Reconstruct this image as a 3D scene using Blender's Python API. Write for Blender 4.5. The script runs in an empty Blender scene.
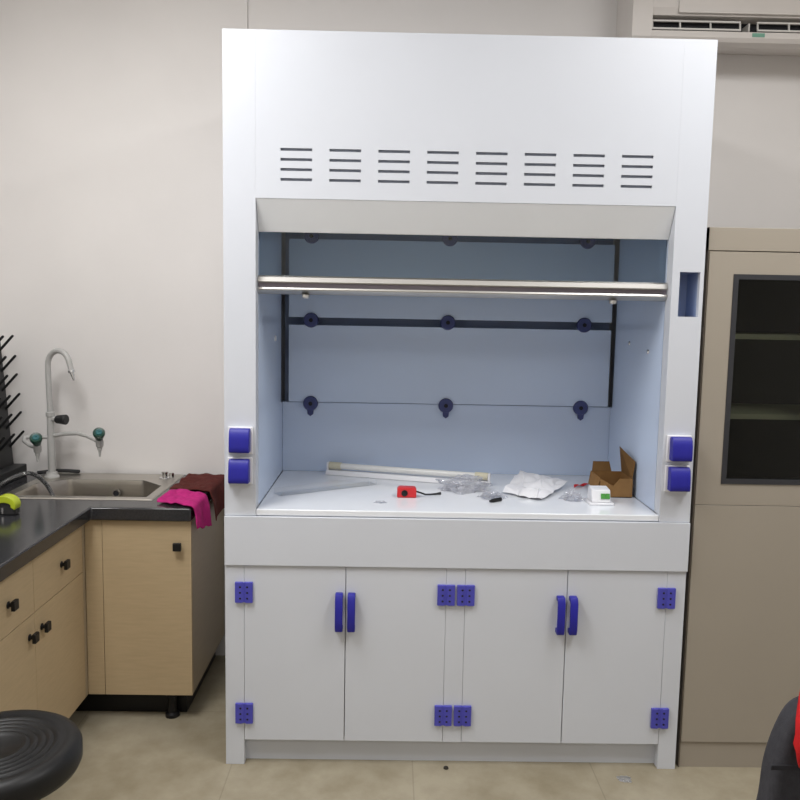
import bpy, bmesh, math, random
from mathutils import Vector, Matrix, noise
random.seed(7)
SC = bpy.context.scene
COL = SC.collection

# ------------------------------------------------------------------ materials
def mat(name, col, rough=0.5, metal=0.0, spec=0.5, noise_amt=0.0, noise_scale=8.0, bump=0.0,
        bump_scale=60.0, coat=0.0, stretch=(1, 1, 1), col2=None):
    m = bpy.data.materials.new(name)
    m.use_nodes = True
    nt = m.node_tree
    b = nt.nodes['Principled BSDF']
    b.inputs['Base Color'].default_value = (*col, 1)
    b.inputs['Roughness'].default_value = rough
    b.inputs['Metallic'].default_value = metal
    b.inputs['Specular IOR Level'].default_value = spec
    b.inputs['Coat Weight'].default_value = coat
    if noise_amt or bump:
        tc = nt.nodes.new('ShaderNodeTexCoord')
        mp = nt.nodes.new('ShaderNodeMapping')
        mp.inputs['Scale'].default_value = stretch
        nt.links.new(tc.outputs['Object'], mp.inputs['Vector'])
    if noise_amt:
        n = nt.nodes.new('ShaderNodeTexNoise')
        n.inputs['Scale'].default_value = noise_scale
        n.inputs['Detail'].default_value = 6
        nt.links.new(mp.outputs['Vector'], n.inputs['Vector'])
        r = nt.nodes.new('ShaderNodeMapRange')
        r.inputs['From Min'].default_value = 0.3
        r.inputs['From Max'].default_value = 0.7
        nt.links.new(n.outputs['Fac'], r.inputs['Value'])
        mx = nt.nodes.new('ShaderNodeMix')
        mx.data_type = 'RGBA'
        a = [c * (1 - noise_amt) for c in col]
        c2 = col2 if col2 else [min(1, c * (1 + noise_amt)) for c in col]
        mx.inputs['A'].default_value = (*a, 1)
        mx.inputs['B'].default_value = (*c2, 1)
        nt.links.new(r.outputs['Result'], mx.inputs['Factor'])
        nt.links.new(mx.outputs['Result'], b.inputs['Base Color'])
    if bump:
        n2 = nt.nodes.new('ShaderNodeTexNoise')
        n2.inputs['Scale'].default_value = bump_scale
        n2.inputs['Detail'].default_value = 3
        nt.links.new(mp.outputs['Vector'], n2.inputs['Vector'])
        bp = nt.nodes.new('ShaderNodeBump')
        bp.inputs['Strength'].default_value = bump
        bp.inputs['Distance'].default_value = 0.004
        nt.links.new(n2.outputs['Fac'], bp.inputs['Height'])
        nt.links.new(bp.outputs['Normal'], b.inputs['Normal'])
    return m

def clear_mat(name, tint, gloss_col=(1, 1, 1), rough=0.05, diffuse=0.0, dcol=(.8, .8, .82), fac_scale=1.0, ior=1.45):
    m = bpy.data.materials.new(name)
    m.use_nodes = True
    nt = m.node_tree
    nt.nodes.clear()
    out = nt.nodes.new('ShaderNodeOutputMaterial')
    t = nt.nodes.new('ShaderNodeBsdfTransparent')
    t.inputs['Color'].default_value = (*tint, 1)
    g = nt.nodes.new('ShaderNodeBsdfGlossy')
    g.inputs['Color'].default_value = (*gloss_col, 1)
    g.inputs['Roughness'].default_value = rough
    f = nt.nodes.new('ShaderNodeFresnel')
    f.inputs['IOR'].default_value = ior
    mul = nt.nodes.new('ShaderNodeMath')
    mul.operation = 'MULTIPLY'
    mul.use_clamp = True
    mul.inputs[1].default_value = fac_scale
    nt.links.new(f.outputs['Fac'], mul.inputs[0])
    base = t.outputs[0]
    if diffuse:
        d = nt.nodes.new('ShaderNodeBsdfDiffuse')
        d.inputs['Color'].default_value = (*dcol, 1)
        mm = nt.nodes.new('ShaderNodeMixShader')
        mm.inputs[0].default_value = diffuse
        nt.links.new(t.outputs[0], mm.inputs[1])
        nt.links.new(d.outputs[0], mm.inputs[2])
        base = mm.outputs[0]
    mx = nt.nodes.new('ShaderNodeMixShader')
    nt.links.new(mul.outputs[0], mx.inputs[0])
    nt.links.new(base, mx.inputs[1])
    nt.links.new(g.outputs[0], mx.inputs[2])
    nt.links.new(mx.outputs[0], out.inputs['Surface'])
    return m

def floor_mat():
    m = mat('vinyl_floor', (.37, .315, .22), 0.42, spec=0.35)
    nt = m.node_tree
    b = nt.nodes['Principled BSDF']
    tc = nt.nodes.new('ShaderNodeTexCoord')
    n1 = nt.nodes.new('ShaderNodeTexNoise'); n1.inputs['Scale'].default_value = 9; n1.inputs['Detail'].default_value = 8
    n1.inputs['Roughness'].default_value = .65
    n2 = nt.nodes.new('ShaderNodeTexNoise'); n2.inputs['Scale'].default_value = 2.2; n2.inputs['Detail'].default_value = 3
    nt.links.new(tc.outputs['Object'], n1.inputs['Vector']); nt.links.new(tc.outputs['Object'], n2.inputs['Vector'])
    ad = nt.nodes.new('ShaderNodeMath'); ad.operation = 'ADD'
    nt.links.new(n1.outputs['Fac'], ad.inputs[0]); nt.links.new(n2.outputs['Fac'], ad.inputs[1])
    cr = nt.nodes.new('ShaderNodeValToRGB')
    cr.color_ramp.elements[0].position = .36; cr.color_ramp.elements[0].color = (.27, .23, .155, 1)
    cr.color_ramp.elements[1].position = .64; cr.color_ramp.elements[1].color = (.40, .355, .265, 1)
    hf = nt.nodes.new('ShaderNodeMath'); hf.operation = 'MULTIPLY'; hf.inputs[1].default_value = .5
    nt.links.new(ad.outputs[0], hf.inputs[0]); nt.links.new(hf.outputs[0], cr.inputs[0])
    br = nt.nodes.new('ShaderNodeTexBrick')
    br.offset = 0; br.inputs['Scale'].default_value = 1.0
    br.inputs['Mortar Size'].default_value = .0022
    br.inputs['Brick Width'].default_value = .6; br.inputs['Row Height'].default_value = .6
    br.inputs['Color1'].default_value = (1, 1, 1, 1); br.inputs['Color2'].default_value = (.95, .95, .95, 1)
    br.inputs['Mortar'].default_value = (.80, .80, .80, 1)
    mp = nt.nodes.new('ShaderNodeMapping'); mp.inputs['Location'].default_value = (-.02, .25, 0)
    nt.links.new(tc.outputs['Object'], mp.inputs['Vector']); nt.links.new(mp.outputs['Vector'], br.inputs['Vector'])
    mx = nt.nodes.new('ShaderNodeMix'); mx.data_type = 'RGBA'; mx.blend_type = 'MULTIPLY'; mx.inputs['Factor'].default_value = 1
    nt.links.new(cr.outputs[0], mx.inputs['A']); nt.links.new(br.outputs['Color'], mx.inputs['B'])
    nt.links.new(mx.outputs['Result'], b.inputs['Base Color'])
    return m

M = {}
M['wall'] = mat('painted_wall', (.785, .757, .735), .6, spec=.25, noise_amt=.025, noise_scale=2.5, bump=.04, bump_scale=120)
M['ceil'] = mat('ceiling_paint', (.8, .79, .77), .8, noise_amt=.02)
M['floor'] = floor_mat()
M['white'] = mat('white_polypropylene', (.662, .69, .75), .33, spec=.45, noise_amt=.012, noise_scale=3, bump=.015, bump_scale=40)
M['grey_board'] = mat('pale_grey_board', (.83, .855, .89), .45, spec=.3, noise_amt=.01)
M['inner'] = mat('pale_blue_liner', (.63, .735, .92), .25, spec=.5, noise_amt=.015, noise_scale=4)
M['slot'] = mat('slate_board', (.30, .33, .40), .5, noise_amt=.02)
M['rear'] = mat('shade_darkened_liner', (.34, .42, .62), .5, spec=.3, noise_amt=.02)  # liner blue darkened to carry the shade in the baffle gaps
M['worktop'] = mat('white_worktop', (.86, .885, .93), .12, spec=.5, noise_amt=.01)
M['blue'] = mat('cobalt_plastic', (.023, .022, .31), .42, spec=.35, noise_amt=.05, noise_scale=20)
M['blue2'] = mat('violet_blue_plastic', (.075, .075, .47), .4, noise_amt=.05, noise_scale=20)
M['navy'] = mat('navy_plastic', (.05, .062, .185), .5, noise_amt=.05)
M['plate'] = mat('white_plastic', (.85, .85, .88), .3, noise_amt=.01)
M['hole'] = mat('dark_hole', (.006, .006, .01), .7, noise_amt=.1)
M['alu'] = mat('brushed_aluminium', (.60, .585, .56), .42, metal=1, noise_amt=.03, noise_scale=90, stretch=(.05, 1, 1))
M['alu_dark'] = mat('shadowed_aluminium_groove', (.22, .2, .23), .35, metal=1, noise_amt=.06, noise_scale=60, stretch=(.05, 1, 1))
M['steel'] = mat('stainless_steel', (.52, .49, .44), .28, metal=1, noise_amt=.05, noise_scale=70, stretch=(.05, 1, 1))
M['chrome'] = mat('chrome', (.75, .75, .75), .12, metal=1, noise_amt=.02)
M['glass'] = clear_mat('sash_glass', (.86, .92, .94), rough=.02, fac_scale=1.0)
M['cab_glass'] = clear_mat('smoked_glass', (.62, .64, .60), rough=.04, fac_scale=.6)
M['film'] = clear_mat('clear_plastic_film', (.95, .95, .97), rough=.10, diffuse=.20, dcol=(.85, .86, .9), fac_scale=.8, ior=1.5)
M['acrylic'] = clear_mat('clear_acrylic', (.975, .98, .985), rough=.06, diffuse=.03, fac_scale=.6, ior=1.45)
M['hose'] = clear_mat('clear_hose_wall', (.88, .89, .88), rough=.08, diffuse=.06, fac_scale=1.2, ior=1.5)
M['granite'] = mat('dark_composite_counter', (.030, .030, .033), .16, spec=.55, noise_amt=.25, noise_scale=160)
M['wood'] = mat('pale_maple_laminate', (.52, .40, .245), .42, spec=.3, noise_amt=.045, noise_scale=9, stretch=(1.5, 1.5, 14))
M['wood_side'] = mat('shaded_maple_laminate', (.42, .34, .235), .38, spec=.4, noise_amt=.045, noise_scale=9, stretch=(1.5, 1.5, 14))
M['black'] = mat('black_plastic', (.008, .008, .009), .42, spec=.35, noise_amt=.1, noise_scale=30)
M['matt_black'] = mat('matt_black_plastic', (.018, .018, .019), .55, noise_amt=.1, noise_scale=30)
M['stool'] = mat('black_polyurethane', (.008, .008, .0085), .45, spec=.35, noise_amt=.12, noise_scale=40, bump=.06, bump_scale=200)
M['tap'] = mat('grey_coated_metal', (.46, .455, .44), .35, noise_amt=.03, noise_scale=30)
M['green'] = mat('dark_green_plastic', (.006, .05, .032), .4, noise_amt=.08)
M['teal'] = mat('teal_plastic', (.006, .11, .12), .55, noise_amt=.08)
M['lime'] = mat('lime_plastic', (.42, .50, .02), .4, noise_amt=.06, noise_scale=20)
M['pink'] = mat('magenta_cloth', (.52, .028, .20), .85, spec=.1, noise_amt=.12, noise_scale=60, bump=.3, bump_scale=300)
M['maroon'] = mat('maroon_cloth', (.105, .028, .024), .9, spec=.1, noise_amt=.15, noise_scale=60, bump=.3, bump_scale=300)
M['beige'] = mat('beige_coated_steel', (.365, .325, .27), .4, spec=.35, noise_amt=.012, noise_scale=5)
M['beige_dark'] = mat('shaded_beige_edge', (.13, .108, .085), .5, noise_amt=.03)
M['gasket'] = mat('dark_grey_gasket', (.03, .031, .037), .5, noise_amt=.05)
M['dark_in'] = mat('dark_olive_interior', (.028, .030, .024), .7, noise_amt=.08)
M['shelf'] = mat('cream_shelf', (.86, .83, .68), .5, noise_amt=.03)
M['ac'] = mat('off_white_plastic', (.66, .62, .585), .45, spec=.3, noise_amt=.015)
M['ac_frame'] = mat('light_grey_vane_plastic', (.62, .60, .57), .45, noise_amt=.02)
M['sticker'] = mat('green_sticker', (.16, .36, .27), .5, noise_amt=.05)
M['card'] = mat('brown_cardboard', (.30, .165, .065), .85, spec=.1, noise_amt=.10, noise_scale=25)
M['card_in'] = mat('darker_cardboard', (.21, .115, .045), .9, spec=.1, noise_amt=.10, noise_scale=25)
M['red'] = mat('red_plastic', (.60, .02, .025), .35, noise_amt=.05)
M['redcloth'] = mat('red_cloth', (.62, .022, .025), .8, spec=.15, noise_amt=.12, noise_scale=30, bump=.2, bump_scale=200)
M['paper'] = mat('white_paper', (.80, .80, .83), .8, spec=.2, noise_amt=.02, noise_scale=20)
M['tube'] = mat('white_glass_tube', (.82, .82, .80), .2, noise_amt=.01)
M['cream'] = mat('cream_plastic', (.66, .62, .47), .45, noise_amt=.03)
M['term'] = mat('green_terminal_plastic', (.07, .30, .05), .45, noise_amt=.06)
M['chair'] = mat('dark_grey_fabric', (.052, .052, .060), .8, spec=.15, noise_amt=.12, noise_scale=90, bump=.25, bump_scale=400)
M['seam'] = mat('darker_grey_fabric', (.045, .045, .052), .85, spec=.1, noise_amt=.1)
M['debris'] = mat('dark_debris', (.03, .025, .02), .7, noise_amt=.2)

# ------------------------------------------------------------------ geometry helpers
def root_loc(o):
    v = Vector((0, 0, 0))
    while o is not None:
        v += Vector(o.location)
        o = o.parent
    return v

class MB:
    """collects shapes in world coordinates and links them as one mesh object"""
    def __init__(s):
        s.bm = bmesh.new()
        s.mi = 0
    def face(s, vs):
        try:
            f = s.bm.faces.new(vs)
            f.material_index = s.mi
            return f
        except ValueError:
            return None
    def box(s, x0, x1, y0, y1, z0, z1):
        v = [s.bm.verts.new((x, y, z)) for x in (x0, x1) for y in (y0, y1) for z in (z0, z1)]
        for q in ((0, 1, 3, 2), (4, 6, 7, 5), (0, 4, 5, 1), (2, 3, 7, 6), (0, 2, 6, 4), (1, 5, 7, 3)):
            s.face([v[i] for i in q])
        return s
    def obox(s, c, ax, ay, az, hx, hy, hz):
        """oriented box: centre, axes, half sizes"""
        c, ax, ay, az = map(Vector, (c, ax, ay, az))
        v = [s.bm.verts.new(c + ax * hx * i + ay * hy * j + az * hz * k) for i in (-1, 1) for j in (-1, 1) for k in (-1, 1)]
        for q in ((0, 1, 3, 2), (4, 6, 7, 5), (0, 4, 5, 1), (2, 3, 7, 6), (0, 2, 6, 4), (1, 5, 7, 3)):
            s.face([v[i] for i in q])
        return s
    def prism(s, pts, d):
        """polygon (list of 3D points) extruded by the vector d"""
        d = Vector(d)
        a = [s.bm.verts.new(p) for p in pts]
        b = [s.bm.verts.new(Vector(p) + d) for p in pts]
        n = len(a)
        s.face(a[::-1]); s.face(b)
        for i in range(n):
            s.face([a[i], a[(i + 1) % n], b[(i + 1) % n], b[i]])
        return s
    def ring(s, c, n, r, seg, u=None):
        n = Vector(n).normalized()
        if u is None:
            u = n.orthogonal().normalized()
        w = n.cross(u)
        return [s.bm.verts.new(Vector(c) + (u * math.cos(2 * math.pi * i / seg) + w * math.sin(2 * math.pi * i / seg)) * r) for i in range(seg)]
    def tube(s, pts, r, seg=12, cap=True):
        pts = [Vector(p) for p in pts]
        rs = r if isinstance(r, (list, tuple)) else [r] * len(pts)
        prev = None
        u = None
        for i, p in enumerate(pts):
            if i == 0: t = pts[1] - pts[0]
            elif i == len(pts) - 1: t = pts[-1] - pts[-2]
            else: t = (pts[i + 1] - pts[i]).normalized() + (pts[i] - pts[i - 1]).normalized()
            if t.length < 1e-9: t = pts[i] - pts[i - 1] if i else pts[1] - pts[0]
            t.normalize()
            if u is None: u = t.orthogonal().normalized()
            else:
                u = u - t * u.dot(t)
                u = u.normalized() if u.length > 1e-6 else t.orthogonal().normalized()
            cur = s.ring(p, t, rs[i], seg, u)
            if prev:
                for k in range(seg):
                    s.face([prev[k], prev[(k + 1) % seg], cur[(k + 1) % seg], cur[k]])
            elif cap: s.face(cur[::-1])
            prev = cur
        if cap: s.face(prev)
        return s
    def lathe(s, c, prof, axis=(0, 0, 1), seg=32):
        """profile [(radius, height)] turned about an axis through c"""
        c, axis = Vector(c), Vector(axis).normalized()
        u = axis.orthogonal().normalized()
        prev = None
        for r, h in prof:
            if r < 1e-6:
                cur = [s.bm.verts.new(c + axis * h)]
            else:
                cur = s.ring(c + axis * h, axis, r, seg, u)
            if prev:
                if len(prev) == 1 and len(cur) > 1:
                    for k in range(seg): s.face([prev[0], cur[(k + 1) % seg], cur[k]])
                elif len(cur) == 1:
                    for k in range(seg): s.face([prev[k], prev[(k + 1) % seg], cur[0]])
                else:
                    for k in range(seg): s.face([prev[k], prev[(k + 1) % seg], cur[(k + 1) % seg], cur[k]])
            prev = cur
        return s
    def holed(s, u0, u1, v0, v1, holes, w0, w1, f):
        """slab in (u,v), thickness w0..w1, rectangular holes, f maps (u,v,w) to a point"""
        holes = [(max(h[0], u0), min(h[1], u1), max(h[2], v0), min(h[3], v1)) for h in holes]
        us = sorted({u0, u1, *[h[0] for h in holes], *[h[1] for h in holes]})
        vs = sorted({v0, v1, *[h[2] for h in holes], *[h[3] for h in holes]})
        cache = {}
        def V(i, j, k):
            if (i, j, k) not in cache:
                cache[(i, j, k)] = s.bm.verts.new(f(us[i], vs[j], (w0, w1)[k]))
            return cache[(i, j, k)]
        def solid(i, j):
            if i < 0 or j < 0 or i >= len(us) - 1 or j >= len(vs) - 1: return False
            cu, cv = (us[i] + us[i + 1]) / 2, (vs[j] + vs[j + 1]) / 2
            return not any(h[0] < cu < h[1] and h[2] < cv < h[3] for h in holes)
        for i in range(len(us) - 1):
            for j in range(len(vs) - 1):
                if not solid(i, j): continue
                for k in (0, 1):
                    s.face([V(i, j, k), V(i + 1, j, k), V(i + 1, j + 1, k), V(i, j + 1, k)])
                for (di, dj, a, b) in ((-1, 0, (i, j), (i, j + 1)), (1, 0, (i + 1, j), (i + 1, j + 1)),
                                       (0, -1, (i, j), (i + 1, j)), (0, 1, (i, j + 1), (i + 1, j + 1))):
                    if not solid(i + di, j + dj):
                        s.face([V(*a, 0), V(*b, 0), V(*b, 1), V(*a, 1)])
        return s
    def grid(s, fn, nu, nv):
        vs = [[s.bm.verts.new(fn(i / nu, j / nv)) for j in range(nv + 1)] for i in range(nu + 1)]
        for i in range(nu):
            for j in range(nv):
                s.face([vs[i][j], vs[i + 1][j], vs[i + 1][j + 1], vs[i][j + 1]])
        return s
    def build(s, name, mats, parent=None, bevel=0.0, smooth=False, origin=None, label=None, solid=0.0, sub=0, seg=2):
        bmesh.ops.recalc_face_normals(s.bm, faces=s.bm.faces)
        off = root_loc(parent) if parent else Vector(origin or (0, 0, 0))
        bmesh.ops.translate(s.bm, verts=s.bm.verts, vec=-off)
        me = bpy.data.meshes.new(name)
        s.bm.to_mesh(me)
        s.bm.free()
        for m in (mats if isinstance(mats, (list, tuple)) else [mats]):
            me.materials.append(m)
        o = bpy.data.objects.new(name, me)
        COL.objects.link(o)
        if parent: o.parent = parent
        else: o.location = off
        if solid:
            md = o.modifiers.new('thickness', 'SOLIDIFY'); md.thickness = solid; md.offset = 0
        if bevel:
            md = o.modifiers.new('edge', 'BEVEL'); md.width = bevel; md.segments = seg; md.limit_method = 'ANGLE'
            md.angle_limit = math.radians(40)
        if sub:
            md = o.modifiers.new('round', 'SUBSURF'); md.levels = sub; md.render_levels = sub
        if smooth or bevel:
            for p in me.polygons: p.use_smooth = True
            if not smooth or smooth == 'auto':
                me.set_sharp_from_angle(angle=math.radians(35))
        if label: o['label'] = label
        return o

def thing(name, label, cat, loc=(0, 0, 0), group=None):
    o = bpy.data.objects.new(name, None)
    o.empty_display_size = .05
    COL.objects.link(o)
    o.location = loc
    o['label'] = label; o['category'] = cat
    if group: o['group'] = group
    return o
def tag(o, label, cat, group=None):
    o['label'] = label; o['category'] = cat
    if group: o['group'] = group
    return o
def structure(o):
    o['kind'] = 'structure'
    return o

# ------------------------------------------------------------------ room
YB, XL, XR, ZC, YF = .85, -1.2, 3.4, 3.0, -5.0
structure(MB().box(XL - .1, XR + .1, YF, YB + .1, -.1, 0).build('floor', M['floor']))
structure(MB().box(XL - .1, XR + .1, YF, YB + .1, ZC, ZC + .1).build('ceiling', M['ceil']))
w = MB()
w.box(XL - .1, XR + .1, YB + .006, YB + .1, 0, ZC)
w.box(XL - .1, -.073, YB - .002, YB + .006, 0, ZC)
w.box(-.070, 1.457, YB, YB + .006, 0, ZC)
w.box(1.460, XR + .1, YB, YB + .006, 0, ZC)
structure(w.build('wall_back', M['wall']))
structure(MB().box(XL - .1, XL, YF, YB - .002, 0, ZC).build('wall_left', M['wall']))
structure(MB().box(XL - .1, XR + .1, YF - .1, YF, 0, ZC).build('wall_front', M['wall']))
structure(MB().box(XR, XR + .1, YF, YB - .002, 0, ZC).build('wall_right', M['wall']))

# ------------------------------------------------------------------ fume hood
FH = thing('fume_hood', 'tall white laboratory fume hood with blue sockets, hinges and door handles', 'fume hood', (.75, .4, 0))
HT = 2.342
front = lambda u, v, w_: (u, w_, v)
# posts of the upper body
MB().box(0, .0998, 0, .02, .845, HT).build('front_post', M['white'], FH)
MB().holed(1.4002, 1.5, .845, HT, [(1.424, 1.488, 1.505, 1.644)], 0, .02, front).build('front_post', M['white'], FH, label='right front post with a rectangular cut-out')
# recess box behind the cut-out
r = MB()
r.box(1.418, 1.424, .0205, .11, 1.49, 1.66); r.box(1.488, 1.494, .0205, .11, 1.49, 1.66)
r.box(1.424, 1.488, .0205, .11, 1.49, 1.505); r.box(1.424, 1.488, .0205, .11, 1.644, 1.66); r.box(1.418, 1.494, .11, .116, 1.49, 1.66)
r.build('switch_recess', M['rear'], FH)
# upper panel with ventilation slots
holes = [(.176 + .1499 * i, .176 + .1499 * i + .097, 1.8975 + .03 * j, 1.9062 + .03 * j) for i in range(8) for j in range(4)]
MB().holed(.1, 1.4, 1.8445, HT, holes, 0, .005, front).build('upper_panel', M['white'], FH, label='upper front panel with eight columns of four ventilation slots')
MB().box(.1005, 1.3995, .009, .012, 1.875, 2.05).build('added_slot_board', M['slot'], FH)  # board added close behind the slots to catch light and turn them grey
# slanted header
MB().prism([(.101, .001, 1.844), (.101, .049, 1.747), (.101, .058, 1.747), (.101, .009, 1.844)], (1.298, 0, 0)).build('slanted_header', M['grey_board'], FH, bevel=.001)
# outer sides, top, rear
s_ = MB()
s_.box(0, .01, .0505, .84, 0, HT); s_.box(0, .01, .0205, .0505, .6815, HT); 
s_.build('side_panel', M['white'], FH)
MB().box(1.49, 1.5, .0505, .84, 0, HT).box(1.49, 1.5, .0205, .0505, .6815, HT).build('side_panel', M['white'], FH)
MB().box(.0105, 1.4895, .0205, .84, HT - .01, HT).build('top_panel', M['white'], FH)
MB().box(.0105, 1.4895, .83, .84, 0, HT - .011).build('rear_panel', M['white'], FH)
# chamber liner
for x0, x1, sx in ((.09, .1, .1), (1.4, 1.41, 1.4)):
    sp = MB()
    MB().box(x0, x1, .0205, .0515, .8665, 2.3).build('sash_channel', M['white'], FH)
    sp.box(x0, x1, .056, .70, .8665, 1.143); sp.box(x0, x1, .056, .588 if sx < .5 else .607, 1.143, 2.3)
    sw = sp.build('inner_side_wall', [M['inner']], FH)
    inn = 1 if sx < .5 else -1
    if sx > .5:
        for (yy, zz) in ((.20, 1.385), (.42, 1.405)):
            MB().lathe((sx, yy, zz), [(0, .004), (.006, .0035), (.008, 0)], axis=(inn, 0, 0), seg=16).build('cap_screw', M['chrome'], sw)
    else:
        MB().lathe((sx, .42, 1.40), [(0, .006), (.009, .005), (.011, 0)], axis=(inn, 0, 0), seg=16).build('cap_screw', M['plate'], sw)
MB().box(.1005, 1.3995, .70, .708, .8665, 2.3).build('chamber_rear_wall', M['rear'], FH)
MB().box(.1005, 1.3995, .075, .6995, 2.3, 2.308).build('chamber_ceiling', M['inner'], FH)
# baffle boards with dark-blue knobs
MB().box(.125, 1.386, .62, .628, 1.477, 1.777).build('baffle_board', M['inner'], FH, bevel=.001)
MB().box(.125, 1.386, .62, .628, 1.146, 1.447).build('baffle_board', M['inner'], FH, bevel=.001)
MB().box(.1005, 1.3995, .634, .642, .8665, 1.143).build('baffle_board', M['inner'], FH, bevel=.001)
for zi, zz in enumerate((1.788, 1.466, 1.140)):
    for xx in (.212, .745, 1.278):
        k = MB()
        k.lathe((xx, .619, zz), [(.029, -.006), (.029, .004), (.026, .010), (.0085, .010), (.0085, .006), (0, .006)], axis=(0, -1, 0), seg=28)
        if zi == 2:
            k.prism([(xx - .013, .612, zz - .022), (xx - .011, .612, zz - .042), (xx, .612, zz - .05), (xx + .011, .612, zz - .042), (xx + .013, .612, zz - .022)], (0, .006, 0))
        k.mi = 1
        k.lathe((xx, .619, zz), [(0, .0105), (.008, .0105), (.008, .009)], axis=(0, -1, 0), seg=16)
        k.mi = 0
        # stalk back to the slot
        k.tube([(xx, .618, zz), (xx, .699, zz)], .006, 8)
        k.build('baffle_knob', [M['navy'], M['hole']], FH, smooth='auto')
# worktop and sill
MB().box(.1005, 1.3995, .0, .6995, .8455, .866).build('worktop', M['worktop'], FH, bevel=.003)
# sash: aluminium grip rail and glass pane
SA = bpy.data.objects.new('sash', None); COL.objects.link(SA); SA.parent = FH
gp = [(.030, 1.592), (.033, 1.606), (.042, 1.6115), (.072, 1.6115), (.072, 1.553), (.052, 1.553), (.031, 1.566), (.030, 1.5685), (.033, 1.5735), (.046, 1.5735), (.046, 1.5885), (.034, 1.5885)]
g = MB()
g.prism([(.1015, y, z) for y, z in gp], (1.297, 0, 0))
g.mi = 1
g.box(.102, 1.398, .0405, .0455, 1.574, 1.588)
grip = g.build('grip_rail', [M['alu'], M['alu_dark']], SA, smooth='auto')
MB().box(.1015, 1.3985, .062, .067, 1.6115, 2.28).build('glass_pane', M['glass'], SA)
for xx in (.250, 1.232):
    MB().lathe((xx, .052, 1.5528), [(.012, 0), (.012, .008), (.008, .012), (0, .012)], axis=(0, 0, -1), seg=16).build('rubber_stop', M['alu'], SA, smooth='auto')
# sockets
for (xx, zz) in ((.053, 1.090), (.051, .992), (1.449, 1.086), (1.448, .989)):
    sk = bpy.data.objects.new('power_socket', None); COL.objects.link(sk); sk.parent = FH; sk.location = Vector((xx, 0, zz)) - Vector(FH.location)
    MB().box(xx - .039, xx + .039, -.010, 0, zz - .043, zz + .043).build('socket_plate', M['plate'], sk, bevel=.002)
    pr = [(-.010, .039), (-.028, .041), (-.038, .030), (-.042, .008), (-.044, -.016), (-.044, -.030), (-.040, -.036), (-.010, -.036)]
    MB().prism([(xx - .0315, y, zz + z) for y, z in pr], (.064, 0, 0)).build('flip_cover', M['blue'], sk, bevel=.003)
# apron
MB().box(0, 1.5, -.008, .02, .682, .8435).build('apron_panel', M['white'], FH, bevel=.0015)
# base: stiles, kick board, carcass floor, doors
MB().box(.0, .0612, 0, .05, 0, .6805).build('base_stile', M['white'], FH, bevel=.001)
MB().box(1.4383, 1.4985, 0, .05, 0, .6805).build('base_stile', M['white'], FH, bevel=.001)
MB().box(.7180, .7792, 0, .02, .086, .6805).build('base_stile', M['white'], FH, bevel=.0006)
MB().box(.0613, 1.4382, .035, .05, 0, .0855).build('kick_board', M['white'], FH)
MB().box(.0105, 1.4895, .051, .82, .07, .0855).build('carcass_floor', M['white'], FH)
def hinge(xc, zc, parent):
    h = MB()
    for sx in (-1, 1):
        a = xc + sx * .0025; b = xc + sx * .0285
        pr = [(a, -.0005), (b, -.0005), (b, -.010), (xc + sx * .010, -.012), (a, -.008)]
        h.prism([(x, y, zc - .034) for x, y in pr], (0, 0, .068))
    h.tube([(xc, -.0045, zc - .033), (xc, -.0045, zc + .033)], .0045, 10)
    h.mi = 1
    for sx in (-1, 1):
        for dz in (-.019, 0, .019):
            h.lathe((xc + sx * .0115, -.0114, zc + dz), [(0, .0012), (.0036, .0012), (.0036, -.001)], axis=(0, -1, 0), seg=10)
    return h.build('hinge', [M['blue2'], M['hole']], parent, bevel=.001)
def d_handle(xc, zc, parent):
    o = [(0, .0625), (-.022, .0625), (-.034, .045), (-.034, -.045), (-.028, -.0625), (0, -.0625), (0, -.046), (-.020, -.046), (-.023, -.040), (-.023, .040), (-.018, .046), (0, .046)]
    h = MB()
    h.prism([(xc - .0125, y, zc + z) for y, z in o], (.025, 0, 0))
    return h.build('door_handle', M['blue'], parent, bevel=.003)
for (x0, x1, xh, hx) in ((.0622, .3900, .371, (.0620,)), (.3925, .7172, .411, (.7175,)), (.7802, 1.1115, 1.090, (.7815,)), (1.1140, 1.4372, 1.131, (1.4362,))):
    d = MB().box(x0, x1, 0, .018, .0865, .6795).build('cupboard_door', M['white'], FH, bevel=.0008)
    for h_ in hx:
        hinge(h_, .592, d); hinge(h_, .181, d)
    d_handle(xh, .533, d)

# ------------------------------------------------------------------ things lying in the hood
WT = .866
# fluorescent batten
a, b_ = Vector((.283, .585, WT)), Vector((.903, .405, WT))
dx = (b_ - a).normalized(); dy = Vector((-dx.y, dx.x, 0)); L = (b_ - a).length
mid = (a + b_) / 2
FL = thing('fluorescent_lamp', 'white fluorescent tube lamp with cream end caps lying on the hood worktop', 'lamp', mid)
up = Vector((0, 0, 1))
prof = [(-.022, .001), (.022, .001), (.022, .004), (.012, .018), (-.012, .018), (-.022, .004)]
MB().prism([a + dy * p + up * q for p, q in prof], b_ - a).build('lamp_body', M['plate'], FL)
for e, s1 in ((a, 1), (b_, -1)):
    br = MB()
    br.obox(e + dx * s1 * .005 + up * .026, dx, dy, up, .004, .014, .022)
    br.build('end_bracket', M['plate'], FL, bevel=.002)
    MB().tube([e + dx * s1 * .010 + up * .035, e + dx * s1 * .058 + up * .035], .0145, 20).build('tube_cap', M['cream'], FL, smooth='auto')
MB().tube([a + dx * .056 + up * .035, b_ - dx * .056 + up * .035], .0118, 20).build('glass_tube', M['tube'], FL, smooth='auto')
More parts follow.
